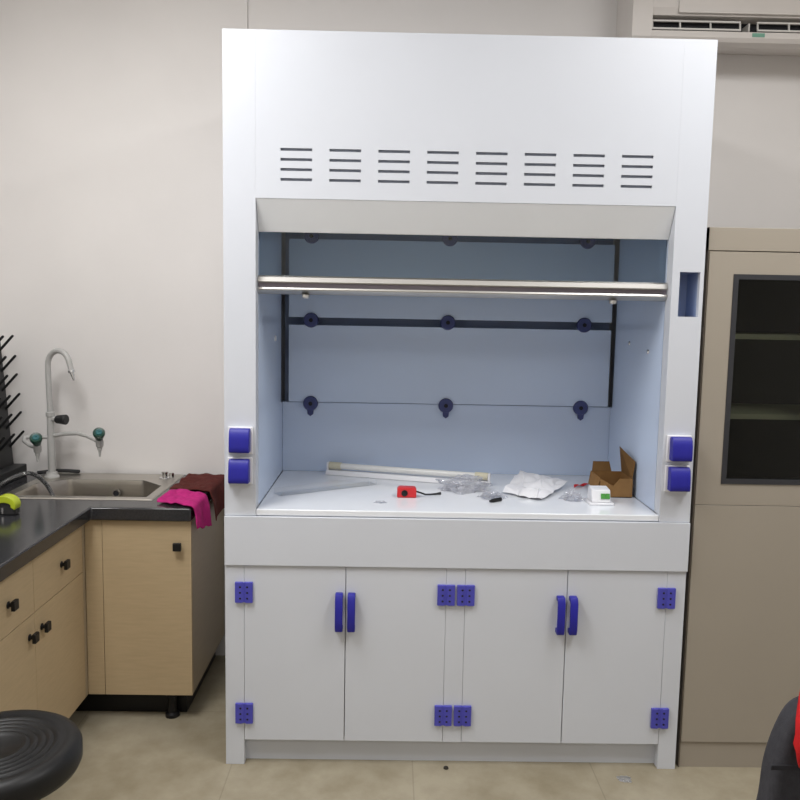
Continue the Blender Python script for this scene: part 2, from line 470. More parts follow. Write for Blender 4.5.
# clear acrylic diffuser trough
a, b_ = Vector((.140, .205, WT)), Vector((.465, .418, WT))
dx = (b_ - a).normalized(); dy = Vector((-dx.y, dx.x, 0))
prof = [(-.030, .020), (-.028, .001), (.028, .001), (.030, .020), (.0275, .020), (.0258, .0035), (-.0258, .0035), (-.0275, .020)]
tag(MB().prism([a + dy * p + up * q for p, q in prof], b_ - a).build('clear_cover', M['acrylic'], origin=(a + b_) / 2),
    'clear plastic lamp cover strip lying aslant on the hood worktop below the fluorescent lamp', 'lamp cover')
# red tape measure with a black cord
TM = thing('tape_measure', 'small red tape measure with a black wrist cord on the white worktop', 'tape measure', (.588, .205, WT))
cx, cy = .588, .205
pts = []
for (px, pz) in ((-.031, .001), (.031, .001), (.033, .004), (.033, .030), (.028, .036), (-.026, .037), (-.033, .031), (-.034, .004)):
    pts.append((cx + px, cy - .016, WT + pz))
MB().prism(pts, (0, .034, 0)).build('case', M['red'], TM, bevel=.003)
MB().lathe((cx - .008, cy - .016, WT + .017), [(.011, 0), (.011, .002), (.007, .003), (0, .002)], axis=(0, -1, 0), seg=20).build('lens_button', M['black'], TM, smooth='auto')
MB().tube([(cx + .030, cy, WT + .021), (cx + .045, cy + .004, WT + .016), (cx + .065, cy + .014, WT + .007), (cx + .085, cy + .026, WT + .005), (cx + .106, cy + .036, WT + .005), (cx + .120, cy + .043, WT + .0055)], [.003, .003, .003, .003, .0035, .0052], 10).build('wrist_cord', M['black'], TM, smooth='auto')

# crumpled transparent things
def crumple(name, c, ext, seed, label, cat, rough=.55, m='film', fr=1.9):
    bm_ = MB()
    bmesh.ops.create_icosphere(bm_.bm, subdivisions=4, radius=1)
    for v in bm_.bm.verts:
        p = v.co.copy()
        n1 = noise.noise(p * fr + Vector((seed, 0, 0)))
        n2 = abs(noise.noise(p * fr * 2.3 + Vector((0, seed, 3))))
        r_ = 1 + rough * n1 - rough * .9 * n2
        q = p * r_
        z = max(q.z, -.35)
        v.co = Vector((c[0] + q.x * ext[0], c[1] + q.y * ext[1], c[2] + .001 + (z + .35) * ext[2]))
    o = bm_.build(name, M[m], origin=(c[0], c[1], c[2]))
    return tag(o, label, cat)
crumple('plastic_bag', (.790, .330, WT), (.100, .064, .036), 3.1, 'crumpled clear plastic bag between the red tape measure and the paper', 'plastic bag', .6)
crumple('plastic_wrapper', (1.165, .205, WT), (.034, .040, .024), 8.7, 'small crumpled clear wrapper between the white paper and the terminal device', 'wrapper', .6)
crumple('plastic_scrap', (.498, .112, WT), (.020, .010, .005), 5.3, 'tiny scrap of clear plastic on the worktop below the red tape measure', 'scrap', .5)
crumple('plastic_sheet', (.885, .215, WT), (.044, .038, .016), 12.4, 'flat crinkled clear film between the white paper and the pen cap', 'plastic film', .7)
# crumpled paper
P0, P1, P2, P3 = Vector((.930, .275, .003)), Vector((1.050, .165, .003)), Vector((1.200, .420, .022)), Vector((1.030, .520, .042))
def paper(u, v):
    p = P0 * (1 - u) * (1 - v) + P1 * u * (1 - v) + P2 * u * v + P3 * (1 - u) * v
    z = abs(noise.noise(Vector((u * 2.6 + 4, v * 3.0, .3)))) * .030 + abs(noise.noise(Vector((u * 6, v * 5, 2)))) * .009
    e = min(u, v, 1 - u, 1 - v)
    p = p + Vector((noise.noise(Vector((u * 5, v * 5, 9))) * .014, noise.noise(Vector((u * 5, v * 5, 19))) * .014, 0))
    return Vector((p.x, p.y, WT + .001 + p.z * .8 + z * min(1, .5 + e * 6)))
tag(MB().grid(paper, 30, 30).build('paper_sheet', M['paper'], origin=(1.04, .36, WT), solid=.0004), 'crumpled white sheet of paper on the hood worktop between clear bag and cardboard box', 'paper')
# black marker cap
pc = MB()
A, B = Vector((.868, .135, WT + .0065)), Vector((.910, .168, WT + .0065))
pc.tube([A, A.lerp(B, .2), A.lerp(B, .25), B], [.0035, .0055, .0065, .0065], 14)
tag(pc.build('pen_cap', M['black'], origin=(.889, .152, WT), smooth='auto'), 'short black pen cap in front of the white paper', 'pen cap')
# red scrap
rs = MB()
rs.grid(lambda u, v: Vector((1.213 + .062 * u + .004 * v, .395 + .035 * u + .022 * v, WT + .0025 + .006 * abs(math.sin(u * 5 + v)))), 8, 3)
tag(rs.build('red_strip', M['redcloth'], origin=(1.255, .42, WT), solid=.002), 'short red strip beside the cardboard box', 'strip')
# cardboard box, open flaps (its front face turned slightly left)
BX = thing('cardboard_box', 'small open brown cardboard box on the hood worktop behind the white terminal device', 'box', (1.315, .30, WT))
bx0, bx1, by0, by1, bh = 1.270, 1.384, .245, .385, .068
bb = MB()
t_ = .002
bb.prism([(bx0, by0, WT + .0005), (bx1, by0, WT + .0005), (bx1, by0, WT + bh), (bx0 + .068, by0, WT + bh), (bx0 + .046, by0, WT + bh - .026), (bx0, by0, WT + bh)], (0, t_, 0)); bb.box(bx0, bx1, by1 - t_, by1, WT + .0005, WT + bh)
bb.box(bx0, bx0 + t_, by0 + t_, by1 - t_, WT + .0005, WT + bh); bb.box(bx1 - t_, bx1, by0 + t_, by1 - t_, WT + .0005, WT + bh)
bb.box(bx0, bx1, by0, by1, WT + .0005, WT + .003)
bb.build('carton', M['card'], BX)
def flap(pts, m, th=.002):
    f = MB()
    f.face([f.bm.verts.new(p) for p in pts])
    return f.build('flap', m, BX, solid=th)
zt = WT + bh
flap([(bx0 + .004, by1 - .001, zt), (bx0 + .076, by1 - .001, zt), (bx0 + .070, by1 + .012, zt + .034), (bx0 + .010, by1 + .012, zt + .034)], M['card_in'])
flap([(bx1 - .001, by0 + .004, zt), (bx1 - .001, by1 - .004, zt), (bx1 - .010, by1 + .004, zt + .092), (bx1 + .008, by0 + .006, zt + .060)], M['card_in'])
flap([(bx0, by0 + .002, zt), (bx0, by1 - .002, zt), (bx0 - .010, by1 - .012, zt - .045), (bx0 - .010, by0 + .008, zt - .045)], M['card'])
# white terminal device
DV = thing('terminal_box', 'small white plastic device with green terminals in front of the cardboard box', 'device', (1.243, .165, WT))
dxc, dyc = 1.246, .165
MB().box(dxc - .042, dxc + .042, dyc - .042, dyc + .042, WT + .0005, WT + .008).build('base_plate', M['plate'], DV, bevel=.002)
MB().prism([(dxc - .032, dyc - .034, WT + .008), (dxc - .032, dyc - .022, WT + .050), (dxc - .032, dyc + .030, WT + .054), (dxc - .032, dyc + .034, WT + .008)], (.064, 0, 0)).build('housing', M['plate'], DV, bevel=.003)
for k_ in (0, 1):
    n_ = Vector((0, -.042, .012)).normalized()
    c_ = Vector((dxc + .006 + .0155 * k_, dyc - .0285, WT + .029))
    MB().obox(c_, (1, 0, 0), (0, .275, .961), (0, -.961, .275), .0072, .009, .004).build('terminal_block', M['term'], DV, bevel=.0008)

# ------------------------------------------------------------------ lab bench, left
CZ0, CZ1 = .752, .80
YE = -.60
BT = MB()
hole = [(-.885, -.362, .395, .775)]
# L-shaped slab: run along the back wall with the sink hole, run along the left wall
def plan(u, v, w_): return (u, v, w_)
BT.holed(XL + .002, -.172, YE, YB - .004, [(-.885, -.362, .395, .775), (-.523, -.1, YE - 1, .255)], CZ0, CZ1, plan)
# trim cells beyond the slab
for v in list(BT.bm.verts):
    pass
tag(BT.build('countertop', M['granite'], origin=(-.7, .3, CZ0), bevel=.006, seg=3), 'glossy dark grey L-shaped countertop around the steel sink', 'countertop')

# sink
SK = thing('sink', 'stainless steel sink set into the dark countertop', 'sink', (-.62, .6, CZ1))
rz = CZ1 + .0045
out_ = [(-.905, .372), (-.345, .372), (-.345, .826), (-.905, .826)]
bowl = [(-.868, .402), (-.372, .402), (-.372, .600), (-.470, .695), (-.770, .695), (-.868, .610)]
sb = MB()
def fan(mb, zt):
    bv = [mb.bm.verts.new((x, y, zt)) for x, y in bowl]
    ov = [mb.bm.verts.new((x, y, zt)) for x, y in out_]
    return bv, ov
bv, ov = fan(sb, rz)
for q in ([ov[0], ov[1], bv[1], bv[0]], [ov[1], ov[2], bv[2], bv[1]], [ov[2], bv[3], bv[2]], [ov[2], ov[3], bv[4], bv[3]], [ov[3], bv[5], bv[4]], [ov[3], ov[0], bv[0], bv[5]]):
    sb.face(q)
lo = [sb.bm.verts.new((x, y, CZ1 + .0005)) for x, y in [(-.909, .368), (-.341, .368), (-.341, .830), (-.909, .830)]]
for i in range(4): sb.face([ov[i], ov[(i + 1) % 4], lo[(i + 1) % 4], lo[i]])
sb.build('sink_rim', M['steel'], SK, bevel=.0015)
wb = MB()
def ringv(scale, z, ox=-.62, oy=.55):
    return [wb.bm.verts.new((ox + (x - ox) * scale, oy + (y - oy) * scale, z)) for x, y in bowl]
r0 = ringv(1, rz - .0005); r1 = ringv(.975, rz - .02); r2 = ringv(.93, CZ1 - .150); r3 = ringv(.80, CZ1 - .165)
for A_, B_ in ((r0, r1), (r1, r2), (r2, r3)):
    for i in range(6): wb.face([A_[i], A_[(i + 1) % 6], B_[(i + 1) % 6], B_[i]])
wb.face(r3)
wbo = wb.build('sink_bowl', M['steel'], SK, bevel=.012, seg=3)
MB().lathe((-.575, .672, CZ1 - .045), [(.017, 0), (.017, .003), (.012, .003), (.012, -.002), (0, -.002)], axis=(0, -1, .07), seg=20).build('overflow_ring', M['chrome'], wbo, smooth='auto')
MB().lathe((-.575, .6715, CZ1 - .045), [(0, .0025), (.0115, .0025)], axis=(0, -1, .07), seg=20).build('overflow_hole', M['hole'], wbo)
MB().lathe((-.62, .55, CZ1 - .1645), [(.035, 0), (.035, .003), (.026, .002), (0, -.001)], seg=24).build('drain', M['chrome'], wbo, smooth='auto')
dk = MB()
dk.lathe((-.398, .745, rz), [(.024, 0), (.024, .003), (.011, .005), (.011, .020), (.014, .021), (.014, .027), (0, .028)], seg=24)
dk.lathe((-.372, .750, rz), [(.010, 0), (.010, .022), (0, .023)], seg=16)
dk.build('drain_control', M['chrome'], SK, smooth='auto')

# laboratory tap
tx, ty = -.857, .733
LT = thing('lab_tap', 'grey gooseneck laboratory tap with two side outlets beside the sink', 'tap', (tx, ty, rz))
MB().lathe((tx, ty, rz), [(.030, 0), (.030, .006), (.024, .010), (.021, .022), (0, .022)], seg=28).build('base_flange', M['tap'], LT, smooth='auto')
MB().lathe((tx, ty, rz), [(.0150, .02), (.0140, .25), (.0175, .252), (.0175, .268), (.0125, .270), (.0115, .30)], seg=24).build('column', M['tap'], LT, smooth='auto')
# gooseneck
D = Vector((.93, -.36, 0))
R_ = .056
zb = 1.262
gn = [(tx, ty, 1.08), (tx - .003, ty, 1.18), (tx - .004, ty, zb)]
cen = Vector((tx - .004, ty, zb)) + D * R_
for i in range(1, 13):
    an = math.pi - math.radians(168) * i / 12
    gn.append(cen + D * R_ * math.cos(an) * 1.0 + up * R_ * 1.12 * math.sin(an))
end = Vector(gn[-1]); dirn = (Vector(gn[-1]) - Vector(gn[-2])).normalized()
gn.append(end + dirn * .030)
MB().tube(gn, [.0112] * (len(gn) - 1) + [.0108], 16).build('gooseneck', M['tap'], LT, smooth='auto')
e2 = end + dirn * .030
MB().tube([e2 - dirn * .002, e2 + dirn * .008, e2 + dirn * .009, e2 + dirn * .022, e2 + dirn * .023, e2 + dirn * .040], [.0135, .0135, .008, .007, .006, .004], 14).build('serrated_nozzle', M['chrome'], LT, smooth='auto')
# main valve with black grip
vz = 1.045
MB().tube([(tx + .012, ty - .004, vz), (tx + .030, ty - .010, vz)], .012, 14).build('valve_stem', M['tap'], LT, smooth='auto')
MB().tube([(tx + .028, ty - .010, vz), (tx + .034, ty - .012, vz), (tx + .058, ty - .020, vz + .001), (tx + .072, ty - .025, vz + .001), (tx + .076, ty - .026, vz + .001)], [.013, .017, .0195, .021, .017], 16).build('valve_grip', M['matt_black'], LT, smooth='auto')
def side_arm(pts, vp):
    MB().tube(pts, .0085, 12).build('outlet_arm', M['tap'], LT, smooth='auto')
    vp = Vector(vp)
    vb = bpy.data.objects.new('side_valve', None); COL.objects.link(vb); vb.parent = LT
    vb.location = vp - root_loc(LT)
    MB().tube([vp + up * .016, vp, vp - up * .018, vp - up * .024], [.013, .0155, .0145, .009], 14).build('valve_body', M['tap'], vb, smooth='auto')
    MB().tube([vp - up * .022, vp - up * .034, vp - up * .036, vp - up * .060], [.010, .009, .0065, .004], 12).build('serrated_nozzle', M['tap'], vb, smooth='auto')
    ax = Vector((.22, -.72, .62)).normalized()
    c_ = vp + up * .012
    MB().lathe(c_, [(.012, 0), (.016, .012), (.020, .030), (.0235, .042), (.0235, .050), (.021, .0555), (.0125, .0535), (0, .0535)], axis=ax, seg=20).build('valve_handle', M['green'], vb, smooth='auto')
    MB().lathe(c_, [(.0135, .0535), (.012, .0565), (.005, .0565), (.004, .0545), (0, .0545)], axis=ax, seg=18).build('color_cap', M['teal'], vb, smooth='auto')
az = .976
side_arm([(tx + .010, ty, az), (tx + .06, ty - .006, az + .010), (tx + .115, ty - .016, az + .014), (tx + .155, ty - .024, az + .006), (tx + .190, ty - .032, az - .008), (tx + .208, ty - .038, az - .014)], (tx + .212, ty - .040, az - .016))
side_arm([(tx - .010, ty, az - .006), (tx - .05, ty - .004, az - .006), (tx - .080, ty - .012, az - .004), (tx - .094, ty - .030, az - .006), (tx - .084, ty - .056, az - .014), (tx - .052, ty - .076, az - .028), (tx - .020, ty - .092, az - .032)], (tx - .014, ty - .096, az - .032))
# black rubber strip behind the tap
st = MB()
st.tube([(-.935, .775, rz + .008), (-.90, .800, rz + .009), (-.865, .812, rz + .011), (-.82, .815, rz + .010), (-.775, .812, rz + .008)], .0075, 10)
tag(st.build('rubber_strip', M['matt_black'], origin=(-.86, .80, rz), smooth='auto'), 'black rubber strip lying behind the tap base', 'rubber strip')
# clear hose arching into the sink
hp = [Vector(p) for p in ((-.963, .36, CZ1 + .010), (-.963, .48, CZ1 + .016), (-.955, .58, CZ1 + .028), (-.915, .63, CZ1 + .040), (-.86, .60, CZ1 + .036), (-.79, .53, CZ1 + .012), (-.74, .475, CZ1 - .03), (-.70, .45, CZ1 - .08), (-.69, .44, CZ1 - .142))]
def cat_spline(ps, n=6):
    o = []
    for i in range(len(ps) - 1):
        p0, p1, p2, p3 = ps[max(i - 1, 0)], ps[i], ps[i + 1], ps[min(i + 2, len(ps) - 1)]
        for k in range(n):
            t = k / n
            o.append(.5 * ((2 * p1) + (p2 - p0) * t + (2 * p0 - 5 * p1 + 4 * p2 - p3) * t * t + (3 * p1 - p0 - 3 * p2 + p3) * t ** 3))
    o.append(ps[-1])
    return o
tag(MB().tube(cat_spline(hp), .0085, 12).build('clear_hose', M['hose'], origin=(-.95, .6, CZ1), smooth='auto'), 'clear plastic hose arching from the countertop into the sink', 'hose')
# lime tape measure
LM = thing('tape_measure', 'lime green and black tape measure on the dark countertop', 'tape measure', (-.765, .13, CZ1))
def dshape(r, y0, y1, cx_, cz_, w2):
    pts = [(cx_ - w2, y0, CZ1 + .001), (cx_ + w2, y0, CZ1 + .001)]
    for i in range(0, 13):
        an = math.radians(-10 + 170 * i / 12)
        pts.append((cx_ + r * math.cos(an) * w2 / r, y0, cz_ + r * math.sin(an)))
    return pts
MB().prism(dshape(.030, .125, 0, -.765, CZ1 + .032, .038), (0, .036, 0)).build('case', M['matt_black'], LM, bevel=.004)
lp = []
for i in range(0, 15):
    an = math.radians(-25 + 190 * i / 14)
    lp.append((-.765 + .0405 * math.cos(an), .121, CZ1 + .033 + .0335 * math.sin(an)))
for i in range(14, -1, -1):
    an = math.radians(-25 + 190 * i / 14)
    lp.append((-.765 + .024 * math.cos(an), .121, CZ1 + .033 + .010 * math.sin(an)))
MB().prism(lp, (0, .044, 0)).build('shell', M['lime'], LM, bevel=.003)
MB().box(-.772, -.766, .1225, .126, CZ1 + .006, CZ1 + .026).build('blade_tip', M['chrome'], LM)

# towels hanging over the countertop end
def towel(name, label, m, y0, y1, x0, drop, seed, ysh=0, skew0=0.0, skewf=0.0, z0=CZ1 + .0055, out=-.163, side_amp=.006, cutoff=0.0):
    def fn(u, v):
        # u along the length (top -> hanging), v across y
        yv = y0 + (y1 - y0) * v
        xs = x0 + skew0 * (1 - v) + .012 * noise.noise(Vector((v * 4, seed, 0)))
        top = out - xs
        dr = drop * (1 - cutoff * v) + .012 * noise.noise(Vector((v * 5, seed, 4)))
        s = u * (top + dr)
        rr = .008
        if s < top - rr:
            x = xs + s; z = z0
            wr = abs(noise.noise(Vector((x * 18, yv * 14, seed)))) * .014 + abs(noise.noise(Vector((x * 40, yv * 30, seed)))) * .004
            z += wr * min(1, (top - s) / .03)
            yy = yv + skewf * (1 - s / top)
        else:
            a_ = min(1, (s - (top - rr)) / (rr * 1.6))
            x = out - rr + rr * math.sin(a_ * math.pi / 2)
            z = z0 - rr + rr * math.cos(a_ * math.pi / 2) - max(0, s - (top - rr) - rr * 1.6)
            dd = max(0, s - top)
            x += dd * .10 + side_amp * (1 + math.sin(v * 9 + seed)) * min(1, dd / .04) * 1.0
            yy = yv + (v - .5) * -.1 * dd
        yy += .006 * noise.noise(Vector((u * 6, v * 3, seed)))
        return Vector((x, yy, z))
    o = MB().grid(fn, 44, 26).build(name, m, origin=(out, (y0 + y1) / 2, z0), smooth=True, solid=.0035)
    return tag(o, label, 'cloth')
towel('cleaning_cloth', 'maroon cloth draped over the countertop end beside the sink', M['maroon'], .515, .815, -.318, .115, 2.0, cutoff=.1)
towel('cleaning_cloth', 'bright pink cloth draped over the front corner of the countertop', M['pink'], .262, .458, -.310, .078, 6.0, skew0=0, skewf=.06, cutoff=-.5, side_amp=.005, z0=CZ1 + .006)

# sink cabinet (hollow: side, back, floor, door, post)
SB = thing('sink_cabinet', 'pale wood sink cabinet with one door under the sink countertop', 'cabinet', (-.36, .55, 0))
sc_ = MB()
sc_.box(-.195, -.177, .294, .842, .10, .7515)
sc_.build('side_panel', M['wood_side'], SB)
MB().box(-.86, -.1955, .294, .842, .10, .116).build('bottom_panel', M['wood'], SB)
MB().box(-.86, -.1955, .83, .842, .1165, .7515).build('back_panel', M['wood'], SB)
MB().box(-.5545, -.4935, .275, .293, .10, .7515).build('corner_post', M['wood'], SB, bevel=.0008)
dr = MB().box(-.492, -.177, .275, .293, .10, .7505).build('cabinet_door', M['wood'], SB, bevel=.0008)
def knob(c, ax, parent):
    c, ax = Vector(c), Vector(ax)
    k = MB()
    k.tube([c, c + ax * .003, c + ax * .004, c + ax * .013, c + ax * .016], [.011, .011, .006, .006, .010], 14)
    side = Vector((0, 0, 1)).cross(ax)
    k.obox(c + ax * .020, side, Vector((0, 0, 1)), ax, .0145, .0145, .0055)
    k.build('knob', M['black'], parent, bevel=.003)
knob((-.222, .275, .660), (0, -1, 0), dr)
for (lx, ly) in ((-.262, .318), (-.80, .318)):
    MB().lathe((lx, ly, 0), [(0, 0), (.026, 0), (.026, .012), (.016, .018), (.016, .075), (.024, .082), (.024, .0995), (0, .0995)], seg=20).build('adjustable_foot', M['black'], SB, smooth='auto')
pb = MB(); pb.box(-.84, -.215, .345, .357, 0, .0995); pb.box(-.227, -.215, .3575, .835, 0, .0995); pb.build('plinth', M['black'], SB)

# drawer cabinet along the left wall
DC = thing('drawer_cabinet', 'pale wood base cabinet with two drawers over two doors beside the black stool', 'cabinet', (-.85, -.14, 0))
XF = -.555
cb = MB()
cb.box(XL + .004, XF - .019, YE + .02, YE + .038, .10, .7515); cb.box(XL + .004, XF - .019, .252, .27, .10, .7515)
cb.box(XL + .004, XF - .019, YE + .0385, .2515, .10, .116); cb.box(XL + .004, XL + .016, YE + .0385, .2515, .1165, .7515)
cb.box(XL + .017, XF - .019, YE + .0385, .2515, .556, .572)
cb.build('carcass', M['wood'], DC)
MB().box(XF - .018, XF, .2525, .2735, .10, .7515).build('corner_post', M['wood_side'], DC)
ysplit = -.139
for (y0, y1, kz) in ((ysplit + .001, .251, .652), (YE + .02, ysplit - .001, .652)):
    d = MB().box(XF - .018, XF, y0, y1, .567, .7505).build('drawer_front', M['wood'], DC, bevel=.0008)
    knob((XF, (y0 + y1) / 2 + (.012 if y0 > -.2 else .055), kz), (1, 0, 0), d)
for (y0, y1, ky) in ((ysplit + .001, .251, ysplit + .046), (YE + .02, ysplit - .001, ysplit - .040)):
    d = MB().box(XF - .018, XF, y0, y1, .10, .5645).build('cabinet_door', M['wood'], DC, bevel=.0008)
    knob((XF, ky, .503), (1, 0, 0), d)
MB().box(XF - .10, XF - .088, YE + .02, .25, 0, .0995).build('plinth', M['black'], DC)
for (lx, ly) in ((XL + .06, YE + .06), (XL + .06, .22)):
    MB().lathe((lx, ly, 0), [(0, 0), (.026, 0), (.026, .012), (.016, .018), (.016, .0995), (0, .0995)], seg=16).build('adjustable_foot', M['black'], DC, smooth='auto')

# drying rack with pegs
DR = thing('drying_rack', 'black pegged glassware drying rack standing on the countertop beside the sink', 'drying rack', (-1.06, .58, CZ1))
ty0, ty1 = .36, .785
MB().box(-1.175, -.981, ty0, ty1, CZ1 + .0005, CZ1 + .049).build('drip_tray', M['matt_black'], DR, bevel=.004)
def face_x(z): return -1.030 - .075 * (z - .85)
pl = [(face_x(.848), .848), (face_x(1.37), 1.37), (face_x(1.37) - .016, 1.37), (face_x(.848) - .05, .848)]
MB().prism([(x, ty0 + .01, z) for x, z in pl], (0, ty1 - ty0 - .02, 0)).build('peg_board', M['matt_black'], DR, bevel=.003)
row = 0
z = .925
while z < 1.35:
    for c in range(5):
        yy = .757 - .082 * c - (.012 if row % 2 else 0)
        x = face_x(z)
        ln = .062 + (.004 if row % 2 else 0)
        MB().tube([(x - .004, yy, z - .004), (x + ln * .9, yy, z + ln), (x + ln * .9 + .003, yy, z + ln + .003)], [.0056, .0054, .0035], 8).build('peg', M['black'], DR, smooth='auto')
    row += 1
    z += .0775

# ------------------------------------------------------------------ steel cupboard at the right
CB = thing('storage_cupboard', 'tall beige metal cupboard with glass upper doors standing beside the fume hood', 'cupboard', (1.965, .25, 0))
cx0, cx1, cyf, cyb, ct = 1.514, 2.414, .010, .46, 1.785
bd = MB()
bd.box(cx0, cx0 + .004, cyf + .004, cyb, 0, ct); bd.box(cx1 - .004, cx1, cyf + .004, cyb, 0, ct)
bd.box(cx0 + .0045, cx1 - .0045, cyb - .004, cyb, 0, ct - .0045); bd.box(cx0 + .0045, cx1 - .0045, cyf + .025, cyb - .0045, .087, .091)
bd.box(cx0 + .0045, cx1 - .0045, cyf + .025, cyb - .0045, .896, .904)
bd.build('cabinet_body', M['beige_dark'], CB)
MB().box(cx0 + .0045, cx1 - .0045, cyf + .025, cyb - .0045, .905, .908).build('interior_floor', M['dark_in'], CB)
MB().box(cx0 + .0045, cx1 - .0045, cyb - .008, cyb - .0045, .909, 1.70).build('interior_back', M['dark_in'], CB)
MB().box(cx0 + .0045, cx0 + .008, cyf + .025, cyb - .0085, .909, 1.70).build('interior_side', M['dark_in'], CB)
MB().box(cx0, cx1, cyf + .003, cyb, 1.7135, ct).build('top_fascia', M['beige'], CB, bevel=.0012)
MB().box(cx0 + .004, cx1 - .004, cyf + .006, cyf + .02, 0, .087).build('kick_plate', M['beige'], CB)
for zz in (1.432, 1.166):
    MB().box(cx0 + .02, cx1 - .02, .12, cyb - .01, zz + .003, zz + .020).build('shelf', M['shelf'], CB)
mx_ = (cx0 + cx1) / 2
for (x0, x1) in ((cx0 + .004, mx_ - .001), (mx_ + .001, cx1 - .004)):
    gx0, gx1, gz0, gz1 = x0 + .080, x1 - .080, .972, 1.640
    d = MB().holed(x0, x1, .9015, 1.7105, [(gx0, gx1, gz0, gz1)], cyf, cyf + .020, front).build('glass_door', M['beige'], CB)
    MB().holed(gx0 - .001, gx1 + .001, gz0 - .001, gz1 + .001, [(gx0 + .015, gx1 - .015, gz0 + .015, gz1 - .015)], cyf - .003, cyf + .016, front).build('glass_gasket', M['gasket'], d)
    MB().box(gx0 + .014, gx1 - .014, cyf + .006, cyf + .010, gz0 + .014, gz1 - .014).build('glass_pane', M['cab_glass'], d)
    MB().box(x0, x1, cyf, cyf + .020, .0905, .8995).build('lower_door', M['beige'], CB, bevel=.0012)

# ------------------------------------------------------------------ air conditioner
AC = thing('air_conditioner', 'off-white split air conditioner mounted high on the wall above the beige cupboard', 'air conditioner', (1.93, .75, 2.52))
ax0, ax1 = 1.412, 2.36
AB = YB - .0005
body = [(AB, 2.566), (.66, 2.532), (.632, 2.542), (.622, 2.556), (.624, 2.578), (.70, 2.582), (.72, 2.628), (.628, 2.634), (.620, 2.66), (.622, 2.83), (.66, 2.86), (AB, 2.86)]
for (x0, x1, full) in ((ax0, 1.487, True), (2.285, ax1, True)):
    MB().prism([(x0, y, z) for y, z in [(AB, 2.566), (.66, 2.532), (.632, 2.542), (.622, 2.556), (.620, 2.66), (.622, 2.83), (.66, 2.86), (AB, 2.86)]], (x1 - x0, 0, 0)).build('end_cover', M['ac'], AC)
MB().prism([(1.4875, y, z) for y, z in body], (.797, 0, 0)).build('housing', [M['ac']], AC)
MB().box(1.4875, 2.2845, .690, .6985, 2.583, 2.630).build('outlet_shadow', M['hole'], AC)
MB().box(1.583, 2.36, .6135, .6195, 2.640, 2.845).build('front_flap', M['ac'], AC, bevel=.002)
def vane_frame(x0, x1, ribs):
    v = MB()
    v.box(x0, x1, .626, .634, 2.583, 2.589); v.box(x0, x1, .632, .640, 2.613, 2.619)
    for xr in [x0 + .002] + ribs + [x1 - .002]:
        v.prism([(xr - .0025, .627, 2.584), (xr - .0025, .634, 2.618), (xr - .0025, .641, 2.618), (xr - .0025, .634, 2.584)], (.005, 0, 0))
    v.build('louvre_frame', M['ac_frame'], AC)
vane_frame(1.489, 1.826, [1.596, 1.712])
vane_frame(1.889, 2.283, [2.01, 2.14])
MB().box(1.856, 1.861, .632, .690, 2.583, 2.612).build('louvre_post', M['ac_frame'], AC)
MB().box(1.868, 1.915, .6205, .6225, 2.560, 2.574).build('green_sticker', M['sticker'], AC)

# ------------------------------------------------------------------ stool
sx, sy, sz, sr = -.345, -.823, .52, .182
ST = thing('lab_stool', 'black round stool with concentric rings on its seat beside the drawer cabinet', 'stool', (sx, sy, 0))
pf = [(0, -.004), (.052, -.004)]
for i in range(5):
    r0_ = .062 + i * .0165
    pf += [(r0_ - .006, -.001), (r0_, .0025), (r0_ + .004, .0025), (r0_ + .0085, -.003)]
pf += [(.150, .004), (.165, .003), (.176, -.004), (.182, -.016), (.182, -.045), (.176, -.058), (.160, -.064), (0, -.064)]
MB().lathe((sx, sy, sz), pf, seg=64).build('seat', M['stool'], ST, smooth=True)
MB().lathe((sx, sy, 0), [(0, .456), (.07, .456), (.07, .445), (.03, .44), (.03, .30), (.04, .295), (.04, .06), (.05, .055), (.05, .035), (0, .035)], seg=24).build('gas_column', M['black'], ST, smooth='auto')
for i in range(5):
    an = 2 * math.pi * i / 5 + .35
    dd = Vector((math.cos(an), math.sin(an), 0))
    c0 = Vector((sx, sy, 0))
    lg = MB().tube([c0 + dd * .03 + up * .066, c0 + dd * .12 + up * .058, c0 + dd * .185 + up * .048], [.022, .018, .014], 10).build('base_leg', M['black'], ST, smooth='auto')
    MB().lathe(c0 + dd * .182, [(0, 0), (.016, 0), (.018, .008), (.018, .03), (.010, .05), (0, .05)], seg=14).build('glide', M['black'], lg, smooth='auto')

# ------------------------------------------------------------------ grey chair with red cloth, right foreground
hx, hy = 1.380, -1.30
CH = thing('padded_chair', 'dark grey padded chair in front of the beige cupboard, red cloth over its back', 'chair', (hx, hy - .22, 0))
prof = [(.243, .50), (.243, .58), (.240, .66), (.231, .716), (.226, .78), (.211, .837), (.190, .876), (.155, .892), (.09, .898), (0, .900)]
smooth_prof = [(p.x, p.z) for p in cat_spline([Vector((a_, 0, c_)) for a_, c_ in prof], 4)]
poly = [(-w_, z) for w_, z in smooth_prof] + [(w_, z) for w_, z in smooth_prof[-2::-1]]
cbk = MB().prism([(hx + x, hy - .025, z) for x, z in poly], (0, .055, 0)).build('backrest', M['chair'], CH, bevel=.018, seg=4)
MB().box(hx - .235, hx + .235, hy - .0275, hy - .0245, .784, .792).build('back_seam', M['seam'], cbk)
MB().box(hx - .24, hx + .24, hy - .48, hy - .04, .42, .49).build('seat', M['chair'], CH, bevel=.025, seg=4)
MB().box(hx - .10, hx + .10, hy + .032, hy + .044, .40, .62).build('back_bracket', M['black'], CH, bevel=.003)
MB().box(hx - .10, hx + .10, hy - .22, hy + .044, .395, .418).build('seat_bracket', M['black'], CH, bevel=.003)
for sx_ in (-1, 1):
    for sy_ in (-1, 1):
        lx, ly = hx + sx_ * .20, hy - .25 + sy_ * .19
        MB().tube([(lx, ly, .42), (lx + sx_ * .02, ly + sy_ * .02, 0.0)], [.014, .011], 12).build('leg', M['black'], CH, smooth='auto')
